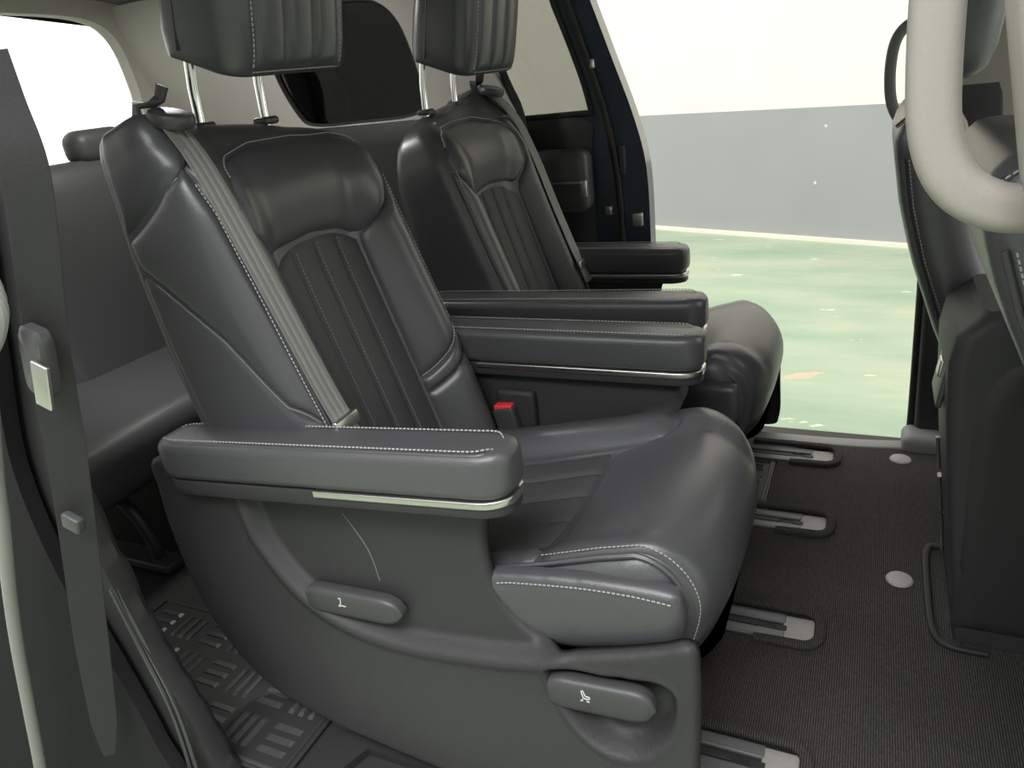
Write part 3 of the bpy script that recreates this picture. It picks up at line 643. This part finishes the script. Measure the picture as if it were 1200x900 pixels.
# notch for the console foot
CARP = thing('carpet', 'charcoal ribbed carpet with slots for the seat rails', 'carpet', (.3, -.05, -.0135))
prism('carpet_surface', CO, -.013, .0, CARPET, CARP, bev=.003)
for k, y in enumerate(RY):
    lab = ['seat rail slot nearest the near door, in front of the side panel levers', 'seat rail slot under the inner side of the near captain seat', 'seat rail slot under the inner side of the far captain seat', 'seat rail slot beside the open far door sill'][k]
    r = thing('seat_rail', lab, 'seat rail', (-.25, y, -.0138), 'seat rails in the floor')
    rbox('rail_channel', (-.35, y, -.009), (.355, .042, .0045), .002, BLACK, r)
    for sg in (-1, 1): rbox('rail_lip', (-.345, y+sg*.025, -.004), (.30, .013, .005), .003, RAILM, r)
    rbox('rail_core', (-.37, y, -.006), (.275, .007, .005), .002, DARK, r)
    rbox('end_plate', (-.020, y, -.005), (.029, .036, .0045), .003, RAILP, r)
    rbox('plate_latch', (-.054, y-.004, -.002), (.012, .007, .003), .001, DARK, r)
    # bound edge of the slot
    ed = [(-.20, y+.050, .0065), (-.10, y+.050, .0065), (-.03, y+.050, .0065)]+[(-.015+.034*math.sin(math.radians(a)), y+.016+.034*math.cos(math.radians(a)), .0065) for a in range(10, 91, 20)]+[(-.015+.034*math.sin(math.radians(a)), y-.016+.034*math.cos(math.radians(a)), .0065) for a in range(90, 171, 20)]+[(-.03, y-.050, .0065), (-.10, y-.050, .004)]
    sweep('slot_binding', crom(ed, 3), rrect(.010, .006, .004, 3), CARPET, CARP)
for p, lab in (((1055, 539), 'grey oval carpet fastener close to the far door sill'), ((1054, 680), 'grey oval carpet fastener beside the console foot')):
    c = at(*p, 'Z', .0); rg = []
    for rr, z in ((.0255, -.0005), (.0265, .002), (.024, .0055), (.015, .0078), (.005, .0085)): rg.append([(c[0]+rr*math.cos(a), c[1]+rr*math.sin(a), z) for a in np.linspace(0, 2*math.pi, 25)[:-1]])
    o = loft('carpet_fastener', rg, MATTE_BTN); tag(o, lab, 'fastener', 'carpet fasteners')
# crumb-sized details: patterned rubber mats
def rubber_mat(name, x0, x1, y0, y1, label, ang=0.0, nx=5, ny=3, group='rubber floor mats'):
    c = np.array([(x0+x1)/2, (y0+y1)/2, -.014]); r = thing(name, label, 'floor mat', c, group); R = rotz(ang); hx, hy = (x1-x0)/2, (y1-y0)/2
    rbox('mat_base', c+np.array([0, 0, .005]), (hx, hy, .0045), .004, BLACK, r, R=R)
    V = []; F = []
    for i in range(nx):
        for j in range(ny):
            for b in range(3):
                cx = -hx+.02+(2*hx-.04)*(i+.5)/nx; cyy = -hy+.02+(2*hy-.04)*(j+.5)/ny; wx = (2*hx-.04)/nx; wy = (2*hy-.04)/ny
                if (i+j) % 2: px_, py_, ex, ey = cx+(b-1)*wx*.28, cyy, wx*.08, wy*.40
                else: px_, py_, ex, ey = cx, cyy+(b-1)*wy*.28, wx*.40, wy*.08
                k = len(V)
                for dz, s in ((.0085, 1), (.0125, .7)):
                    for u, v in ((-1, -1), (1, -1), (1, 1), (-1, 1)): V.append(c+R@np.array([px_+u*ex*s, py_+v*ey*s, dz]))
                F += [(k+4, k+5, k+6, k+7)]+[(k+q, k+(q+1) % 4, k+4+(q+1) % 4, k+4+q) for q in range(4)]
    mobj('mat_ribs', V, F, PLASTIC_S, r, smooth=False)['kind'] = 'stuff'
    ed = [(-hx+.01, -hy+.01), (hx-.01, -hy+.01), (hx-.01, hy-.01), (-hx+.01, hy-.01)]
    tube('mat_edge', [c+R@np.array([*p, .010]) for p in ed], .004, PLASTIC_S, r, n=6, closed=True)
rubber_mat('rubber_mat', -1.42, -.80, -.81, -.50, 'black rubber mat with raised bars behind the near captain seat', ang=-.0, nx=7, ny=3)
rubber_mat('rubber_mat', -.38, -.135, .232, .478, 'black patterned rubber mat under the far captain seat by the carpet edge', nx=5, ny=5)

# far sill: pale plastic tread along the open far door
sl = sweep('trim_sill', crom([(-.62, .625, -.012), (-.3, .625, -.012), (0, .628, -.012), (.16, .640, -.010), (.24, .655, -.008)], 5), rrect(.024, .010, .006, 3), RUBBER); tag(sl, 'grey plastic sill trim along the open far door', kind='structure')
o = rbox('trim_sill_corner', (.225, .65, .012), (.05, .05, .03), .02, RUBBER); tag(o, 'grey plastic sill corner at the foot of the far pillar', kind='structure')

# ------------------------------------------------------------------ centre console
cr = thing('center_console', 'tall dark grey centre console between the front seats', 'console', (.5, 0, 0))
def cons_x(z): return np.interp(z, [0, .1, .3, .45, .55, .60, .635], [.246, .235, .208, .190, .183, .190, .225])
rg = []
for z in np.r_[np.linspace(0.002, .55, 12), .575, .6, .615, .628, .636, .640]:
    k = 1 if z < .58 else math.sqrt(max(0, 1-((z-.58)/.062)**2)); x0 = float(cons_x(z)); hw = .134-.03*(1-k); x1 = .80-.03*(1-k)
    rg.append([((x0+x1)/2+p[0], -.006+p[1], z) for p in rrect((x1-x0)/2, hw, .014+.02*z, 6)])
loft('console_body', rg, PLASTIC, cr)
sp_ = crom([(.245, .03), (.24, .05), (.232, .25), (.222, .42), (.232, .50), (.262, .555), (.315, .575), (.5, .578), (.74, .50), (.74, .2), (.73, .05), (.70, .03), (.5, .03), (.3, .03)], 6, True)
sheet('console_side', sp_, lambda A, B: np.stack([A, -.136-.012*np.sqrt(np.clip(1-(1-np.clip(sdf(sp_, A, B)/.03, 0, 1))**2, 0, None)), B], -1), .014, MATS['dark_void_plastic'], cr, thick=(0, .012, 0))
# switch plate and socket on the rounded rear edge
def on_rear(y, z, o=0): return np.array([float(cons_x(z))-o, y, z])
pc = on_rear(-.02, .512, -.0035); tl = roty(math.radians(7))
pp = rbox('switch_plate', pc, (.005, .055, .065), .004, PLASTIC_S, cr, R=tl); rbox('silver_switch', pc+np.array([-.006, .0, -.005]), (.004, .016, .016), .003, SATIN, pp, R=tl)
for z0, z1 in ((.24, .31), (.05, .14), (.145, .225)):
    P = [on_rear(.09, z, .003) for z in np.linspace(z0, z1, 8)]
    sweep('chrome_trim', P, rrect(.010 if z0 < .2 else .005, .004, .003, 2), CHROME, cr, up=(1, 0, 0))
# bound carpet cut-out round the console foot
sweep('foot_binding', crom([(.30, .162, .0065), (.245, .158, .0065), (.215, .138, .0065), (.210, .0, .0065), (.214, -.125, .0065), (.238, -.160, .0065), (.30, -.164, .0065)], 6), rrect(.007, .005, .004, 3), BLACK, CARP)

# ------------------------------------------------------------------ front seats
def front_seat(label, yc, rear, topz, w, lift=.0, head=True):
    """rear: list of (z, x) of the backrest's rear face"""
    zs = [p[0] for p in rear][::-1]; xs = [p[1] for p in rear][::-1]; X = lambda z: float(np.interp(z, zs, xs))
    r = thing('front_seat', label, 'seat', (.55, yc, 0), 'front seats')
    rg = []
    for z in np.r_[np.linspace(.30, topz-.09, 14), topz-.06, topz-.035, topz-.016, topz-.004, topz]:
        k = 1 if z < topz-.09 else math.sqrt(max(.0, 1-((z-topz+.09)/.09)**2)); hx = .065*(.25+.75*k); hw = w*(.82+.18*k)*(.93+.07*min(1, (topz-z)/.3))
        rg.append([(X(z)+.065+p[0], yc+p[1], z) for p in rrect(hx, hw, .055*(.3+.7*k), 6)])
    b = loft('backrest', rg, LEATHER, r)
    cv = []
    for s in (-1, 1):
        P = np.array([(X(z)+.014, yc+s*(w-.014)*(.93+.07*min(1, (topz-z)/.3)), z) for z in np.linspace(.40, topz-.09, 30)])
        tube('back_piping', P, .004, LEATHER2, b, n=6); cv.append((P+np.array([.01, s*.004, 0]), np.array([-.7, s*.7, 0])))
    arc = np.array([(X(topz-.05)+.004+.105*t, yc-(w-.045), topz-.035+.030*math.sin(math.pi*t)) for t in np.linspace(0, 1, 14)])
    tube('shoulder_seam', arc, .0035, LEATHER2, b, n=6); cv.append((arc+np.array([0, .010, .004]), np.array([0, 0, 1.]))); cv.append((arc+np.array([0, -.010, 0]), np.array([0, 0, 1.])))
    dashes('stitching', cv, STITCH, b)
    rbox('seat_cushion', (X(.4)+.36, yc, .36), (.27, w, .085), .06, LEATHER, r); rbox('seat_base', (X(.4)+.36, yc, .14), (.22, w*.8, .139), .03, DARK, r)
    if head:
        rg = []
        for z, k in ((.985, .55), (.989, .75), (1.005, .9), (1.04, 1), (1.15, 1.02), (1.22, .97), (1.255, .8), (1.265, .5)):
            rg.append([(X(.9)+.085+.02*(z-1.0)/.2+p[0], yc+p[1], z+lift-.02*(p[0] > 0)) for p in rrect(.070*k, .145*(.4+.6*k), .05*k, 6)])
        h = loft('headrest', rg, LEATHER, r)
        rbox('headrest_neck', (X(.9)+.082, yc, .97), (.018, .075, .075), .012, PLASTIC_S, r)
    return r
front_seat('black leather front seat on the far side, against the far door pillar', .365, [(.95, .078), (.867, .080), (.75, .100), (.648, .128), (.478, .19), (.36, .255), (.2, .28)], .93, .222)
front_seat('black leather front seat behind the pale grab handle', -.375, [(.98, .128), (.914, .138), (.79, .178), (.633, .250), (.56, .282), (.4, .33), (.2, .35)], .945, .222, .11)

# ------------------------------------------------------------------ pillars, handles (both B-pillars)
def bpillar(name, sgn, label):
    yo = .80; rg = []
    for z, x0, x1, y0, y1 in ((-.04, .205, .42, .655, .80), (.03, .205, .40, .662, .80), (.5, .190, .36, .675, .80), (.8, .175, .33, .685, .80), (1.1, .155, .30, .690, .79), (1.3, .145, .29, .66, .76), (1.40, .14, .28, .60, .72)):
        if sgn < 0: x0 = np.interp(z, [-.04, .8, .95, 1.0, 1.08, 1.2, 1.4], [.42, .18, .148, .138, .120, .105, .085]); x1 = x0+.16; y0 += .045; y1 += .03
        rg.append([((x0+x1)/2+p[0], sgn*((y0+y1)/2+p[1]), z) for p in rrect((x1-x0)/2, (y1-y0)/2, .02, 4)])
    return rg
bp_f = thing('trim_far_pillar', 'dark door pillar at the front edge of the far opening', None, (.28, .73, -.04), kind='structure')
loft('pillar_trim', bpillar('x', 1, ''), PLASTIC, bp_f)
loft('upper_trim', [[((a+b)/2+p[0], (c+d)/2+p[1], z) for p in rrect((b-a)/2, (d-c)/2, .02, 4)] for z, a, b, c, d in ((.72, .20, .50, .690, .76), (.9, .19, .47, .688, .755), (1.1, .17, .45, .680, .75), (1.3, .16, .44, .65, .72), (1.40, .15, .43, .60, .68))], HANDLE, bp_f)
tube('door_seal', crom([(.198, .70, -.02), (.198, .70, .1), (.186, .70, .5), (.17, .705, .8), (.15, .71, 1.1), (.14, .67, 1.35)], 5), .012, BLACK, bp_f)
bp_n = thing('trim_near_pillar', 'pale grey door pillar trim at the near opening beside the grab handle', None, (.36, -.77, -.04), kind='structure')
loft('pillar_trim', bpillar('x', -1, ''), HANDLE, bp_n)
def handle(name, label, pts, prof, m, group):
    o = sweep(name, crom(pts, 7), prof, m, up=(0, 1, 0)); tag(o, label, 'grab handle', group); return o
handle('grab_handle', 'pale grey plastic grab handle on the near door pillar', [(.17, -.745, 1.30), (.105, -.755, 1.285), (.084, -.76, 1.22), (.080, -.76, 1.12), (.083, -.76, 1.03), (.090, -.76, .985), (.106, -.76, .955), (.132, -.758, .938), (.158, -.752, .934), (.19, -.745, .934)], rrect(.0185, .016, .013, 4), HANDLE, 'grab handles on the door pillars')
handle('grab_handle', 'dark grey grab handle on the far door pillar', [(.175, .69, 1.075), (.12, .675, 1.072), (.090, .670, 1.055), (.075, .668, 1.02), (.072, .668, .96), (.080, .670, .90), (.10, .675, .86), (.13, .685, .84), (.185, .69, .835)], rrect(.0125, .012, .008, 3), mat('mid_grey_handle_plastic', (.17, .168, .16), .5, nscale=300, nbump=.1, nmix=.06, dark=.94), 'grab handles on the door pillars')

# ------------------------------------------------------------------ rear of the cabin
def tumble(z): return .03-.15*sst(.85, 1.42, z)
# far side wall: dark lower trim, pale upper trim with the quarter window
wf = thing('wall_far', 'far side trim of the van cabin, dark below and pale grey above', None, (-1.6, .72, 0), kind='structure')
LOW = crom([(-2.36, .0), (-2.36, .90), (-2.2, .955), (-1.5, .955), (-1.15, .955), (-.98, .945), (-.945, .90), (-.93, .5), (-.92, .0)], 4, True)
sheet('lower_trim', LOW, lambda A, B: np.stack([A, .690+.012*(1-np.sqrt(np.clip(1-(1-np.clip(sdf(LOW, A, B)/.03, 0, 1))**2, 0, None)))+.0*A, B], -1), .03, PLASTIC, wf, thick=(0, .06, 0))
UPP = np.array([(-2.36, .90), (-2.36, 1.41), (-1.1, 1.41), (-1.06, 1.41), (-1.03, 1.25), (-.985, 1.08), (-.93, .95), (-.935, .90)])
QW = crom([(-1.74, 1.0), (-1.76, 1.14), (-1.70, 1.27), (-1.56, 1.315), (-1.40, 1.312), (-1.29, 1.295), (-1.232, 1.23), (-1.222, 1.10), (-1.235, 1.0), (-1.30, .965), (-1.5, .96), (-1.68, .962)], 5, True)
sheet('upper_trim', UPP, lambda A, B: np.stack([A, .72+tumble(B), B], -1), .02, BEIGE, wf, thick=(0, .035, 0), holes=[QW])
tube('window_gasket', np.stack([QW[:, 0], .72+tumble(QW[:, 1])+.012, QW[:, 1]], -1), .010, BLACK, wf, closed=True, n=8)
tube('door_seal', crom([(-.90, .745, .0), (-.905, .745, .5), (-.915, .745, .9), (-.955, .74, 1.04), (-1.0, .71, 1.2), (-1.03, .68, 1.36)], 5), .012, BLACK, wf)
wq = sheet('window_1', QW, lambda A, B: np.stack([A, .742+tumble(B), B], -1), .03, GLASS_DARK, None, thick=(0, .004, 0)); tag(wq, 'dark privacy glass of the far rear quarter window', kind='structure')
# rear end with the tailgate window
wr = thing('wall_rear', 'pale grey tailgate trim around the rear window', None, (-2.36, 0, 0), kind='structure')
RW = crom([(-.60, 1.06), (-.61, 1.20), (-.575, 1.32), (-.47, 1.375), (-.2, 1.39), (.2, 1.39), (.47, 1.375), (.575, 1.32), (.612, 1.20), (.612, 1.06), (.56, .965), (.3, .945), (-.3, .945), (-.56, .965)], 5, True)
RO = np.array([(-.76, .0), (-.76, 1.43), (.76, 1.43), (.76, .0)])
sheet('tailgate_trim', RO, lambda A, B: np.stack([-2.33-.10*sst(.9, 1.4, B)*0, A, B], -1) if False else np.stack([np.full_like(A, -2.33), A, B], -1), .03, BEIGE, wr, thick=(-.05, 0, 0), holes=[RW])
o = sheet('window_2', RW, lambda A, B: np.stack([np.full_like(A, -2.37), A, B], -1), .05, GLASS_CLEAR, None, thick=(-.004, 0, 0)); tag(o, 'rear tailgate window glowing white with daylight', kind='structure')
# third-row bench
bn = thing('rear_bench', 'dark third-row bench seat behind the captain seats', 'bench seat', (-1.8, 0, -.014))
rg = []
for y, k in ((-.62, .5), (-.612, .8), (-.59, 1), (-.2, 1), (.2, 1), (.59, 1), (.612, .8), (.62, .5)):
    rg.append([(-1.78+p[0], y, .30+p[1]) for p in rrect(.28*(.7+.3*k), .085*k, .06*k, 6)])
loft('bench_cushion', rg, BENCH, bn)
for yc, hw in ((-.415, .195), (0, .205), (.415, .195)):
    rg = []
    for z in np.r_[np.linspace(.33, .88, 8), .92, .94, .955, .962]:
        k = 1 if z < .88 else math.sqrt(max(.0, 1-((z-.88)/.084)**2)); rg.append([(-2.0-.14*(z-.33)+p[0], yc+p[1], z) for p in rrect(.065*(.3+.7*k), hw*(.85+.15*k), .05*(.4+.6*k), 6)])
    loft('bench_backrest', rg, BENCH, bn)
    rbox('bench_headrest', (-2.085, {-.415: -.415, 0: .195, .415: .50}[yc], .995), (.045, .095, .050), .035, BENCH, bn)
for yy in (-.40, .40):
    tube('bench_leg', crom([(-1.56, yy, -.010), (-1.555, yy, .06), (-1.60, yy, .15), (-1.70, yy, .215)], 6), .016, SATIN if False else PLASTIC_S, bn); tube('bench_leg', [(-1.98, yy, -.010), (-1.98, yy, .25)], .016, PLASTIC_S, bn)
    rbox('bench_foot', (-1.66, yy, .004), (.17, .03, .012), .006, PLASTIC_S, bn)

# ------------------------------------------------------------------ far sliding door, slid back outside the body
dr = thing('door_1', 'dark blue sliding door slid open along the far side', None, (-1.1, .84, -.2), kind='structure')
DO = crom([(-.562, -.20), (-.562, .30), (-.562, .60), (-.565, .72), (-.574, .80), (-.602, .92), (-.64, 1.06), (-.69, 1.26), (-.74, 1.44), (-1.2, 1.48), (-1.75, 1.45), (-1.80, 1.0), (-1.80, .3), (-1.80, -.20)], 4, True)
DW = crom([(-.76, .9245), (-.733, .926), (-.728, .945), (-.745, 1.05), (-.785, 1.22), (-.83, 1.37), (-1.2, 1.41), (-1.68, 1.39), (-1.71, 1.1), (-1.70, .94), (-1.2, .925)], 5, True)
dy = lambda z: .055-.17*sst(.80, 1.55, z)-.02*sst(.4, -.2, z)
sheet('door_shell', DO, lambda A, B: np.stack([A, .785+dy(B), B], -1), .018, PAINT, dr, thick=(0, .06, 0), holes=[DW], autosmooth=40)
sheet('door_glass', DW, lambda A, B: np.stack([A, .815+dy(B), B], -1), .04, GLASS_TINT, dr, thick=(0, .004, 0))
tube('glass_gasket', np.stack([DW[:, 0], .785+dy(DW[:, 1]), DW[:, 1]], -1), .009, BLACK, dr, closed=True, n=8)
DC = crom([(-.738, .0), (-.738, .45), (-.735, .80), (-.745, .905), (-1.0, .915), (-1.70, .915), (-1.72, .4), (-1.70, .0)], 4, True)
cd_ = sheet('door_card', DC, lambda A, B: np.stack([A, .782+dy(B)-.010*np.clip(sdf(DC, A, B)/.02, 0, 1), B], -1), .03, PLASTIC, dr, thick=(0, .02, 0))
rbox('card_armrest', (-1.16, .785, .735), (.435, .040, .095), .03, PLASTIC_S, dr)
pl_ = sweep('pull_handle', [(-1.0, .742, .735), (-.9, .742, .735), (-.78, .742, .734), (-.742, .742, .733)], rrect(.008, .005, .004, 2), SATIN, dr)
rbox('handle_bracket', (-.737, .745, .715), (.012, .008, .026), .004, SATIN, pl_)
tube('edge_seal', crom([(-.655, .78+dy(0), 0), (-.650, .78+dy(.4), .4), (-.655, .78+dy(.7), .7), (-.68, .78+dy(.9), .9), (-.72, .78+dy(1.1), 1.1), (-.77, .78+dy(1.35), 1.35)], 5), .011, RUBBER if False else BLACK, dr)
for x, z, w in ((-.60, .60, .018), (-.69, .63, .012), (-.705, 1.06, .012), (-.70, 1.01, .008)):
    rbox('latch', (x, .782+dy(z), z), (w, .010, w*1.2), .005, SATIN, dr)
rbox('edge_striker', (-.64, .783+dy(.78), .78), (.010, .008, .045), .004, PLASTIC_S, dr)

# ------------------------------------------------------------------ near rear pillar, its belt and seals
pn = thing('trim_rear_pillar', 'near rear door pillar trim, pale above and dark below', None, (-1.1, -.83, -.03), kind='structure')
FE = [(-.905, 1.42), (-.885, 1.167), (-.878, 1.112), (-.864, 1.037), (-.915, .912), (-.972, .79), (-1.012, .65), (-1.022, .589), (-1.005, .467), (-.972, .267), (-.925, .129), (-.888, -.002), (-.86, -.05)]
fe = crom(FE, 4)
up_i = [p for p in fe if p[1] > 1.105]; lo_i = [p for p in fe if p[1] <= 1.115]
UPN = np.array(list(up_i)+[(-1.2, 1.11), (-1.17, 1.42)]); LON = np.array(list(lo_i)+[(-1.9, -.05), (-1.9, .93), (-1.26, .95), (-1.2, 1.11)])
yin = lambda poly, A, B: -.80-.02*(1-np.clip(sdf(poly, A, B)/.02, 0, 1))**2
sheet('upper_trim', UPN, lambda A, B: np.stack([A, yin(UPN, A, B), B], -1), .018, BEIGE, pn, thick=(0, -.03, 0))
sheet('lower_trim', LON, lambda A, B: np.stack([A, yin(LON, A, B), B], -1), .018, PLASTIC, pn, thick=(0, -.03, 0))
JB = crom([(-1.00, -.25), (-1.02, .05), (-1.06, .25), (-1.10, .40), (-1.10, .6), (-1.03, .80), (-.96, 1.0), (-.95, 1.2), (-.97, 1.42), (-1.16, 1.42), (-1.18, 1.2), (-1.26, .96), (-1.9, .93), (-1.9, -.25)], 5, True)
sheet('door_jamb', JB, lambda A, B: np.stack([A, np.full_like(A, -.865), B], -1), .03, JAMB, pn, thick=(0, .025, 0))
for off in (0, .018): tube('jamb_rib', crom([at(130+off*300, 690, 'Y', -.845), at(165+off*400, 760, 'Y', -.845), at(200+off*400, 830, 'Y', -.845), at(225+off*400, 905, 'Y', -.845)], 6), .004, PLASTIC_S, pn, n=6)
tube('jamb_seal', crom([at(x, y, 'Y', -.93) for x, y in ((-12, 470), (-4, 560), (4, 620), (11, 690), (21, 760), (34, 830), (48, 905), (60, 990))], 5), .010, RUBBER, pn, n=10)
tube('door_seal', crom([at(x, y, 'Y', -.95) for x, y in ((-30, 300), (-6, 330), (4, 372), (-8, 412), (-40, 440))], 6), .006, RUBBER, pn, n=8)
# hanging belt of the third row
hb = thing('rear_seat_belt', 'dark seat belt hanging down the near rear pillar', 'seat belt', at(122, 830, 'Y', -.905))
wp = crom([at(x, y, 'Y', -.905) for x, y in ((-22, 60), (0, 120), (28, 195), (42, 290), (55, 400), (76, 520), (88, 600), (96, 660), (106, 740), (118, 820), (128, 885))], 6)
sweep('webbing', wp, rrect(.0235, .0008, .0005, 1), WEB_D, hb, up=(.7, -.7, 0), scale=np.interp(np.linspace(0, 1, len(wp)), [0, .82, .93, 1], [1, 1, .85, .35]))
tn = loft('belt_tongue', [[at(47, 424, 'Y', -.925)+Rr@np.array([p[0]*w, q, p[1]*h]) for p in rrect(1, 1, .45, 4)] for q, w, h, Rr in ((-.010, .017, .040, roty(.30)), (-.006, .020, .046, roty(.30)), (.006, .020, .046, roty(.30)), (.010, .017, .040, roty(.30)))], PLASTIC_S, hb)
rbox('tongue_blade', at(50, 452, 'Y', -.940), (.013, .003, .030), .002, SATIN, tn, R=roty(.34))
rbox('belt_stop', at(86, 612, 'Y', -.920), (.016, .007, .012), .004, PLASTIC_S, hb, R=roty(.3))

# ------------------------------------------------------------------ lamp added over the third row to lift the light there
dl = thing('added_cabin_lamp', 'small rectangular lamp added to the headliner to brighten the rear bench', 'added lamp', (-1.6, .1, 1.425))
rbox('added_lamp_bezel', (-1.6, .1, 1.425), (.09, .055, .010), .006, BEIGE, dl)
LENS = mat('added_lamp_lens', (.8, .8, .78), .4, nscale=80, nmix=.02, dark=.98); _b = LENS.node_tree.nodes['Principled BSDF']; _b.inputs['Emission Color'].default_value = (1, .97, .92, 1); _b.inputs['Emission Strength'].default_value = 3.0
rbox('added_lamp_lens', (-1.6, .1, 1.414), (.075, .042, .006), .004, LENS, dl)
area('cabin_fill_light', (-1.6, .1, 1.402), (-1.6, .1, 0),   .15, .08, 2.0, (1, .98, .95))  # fill light of the added lamp, brightens the rear cabin
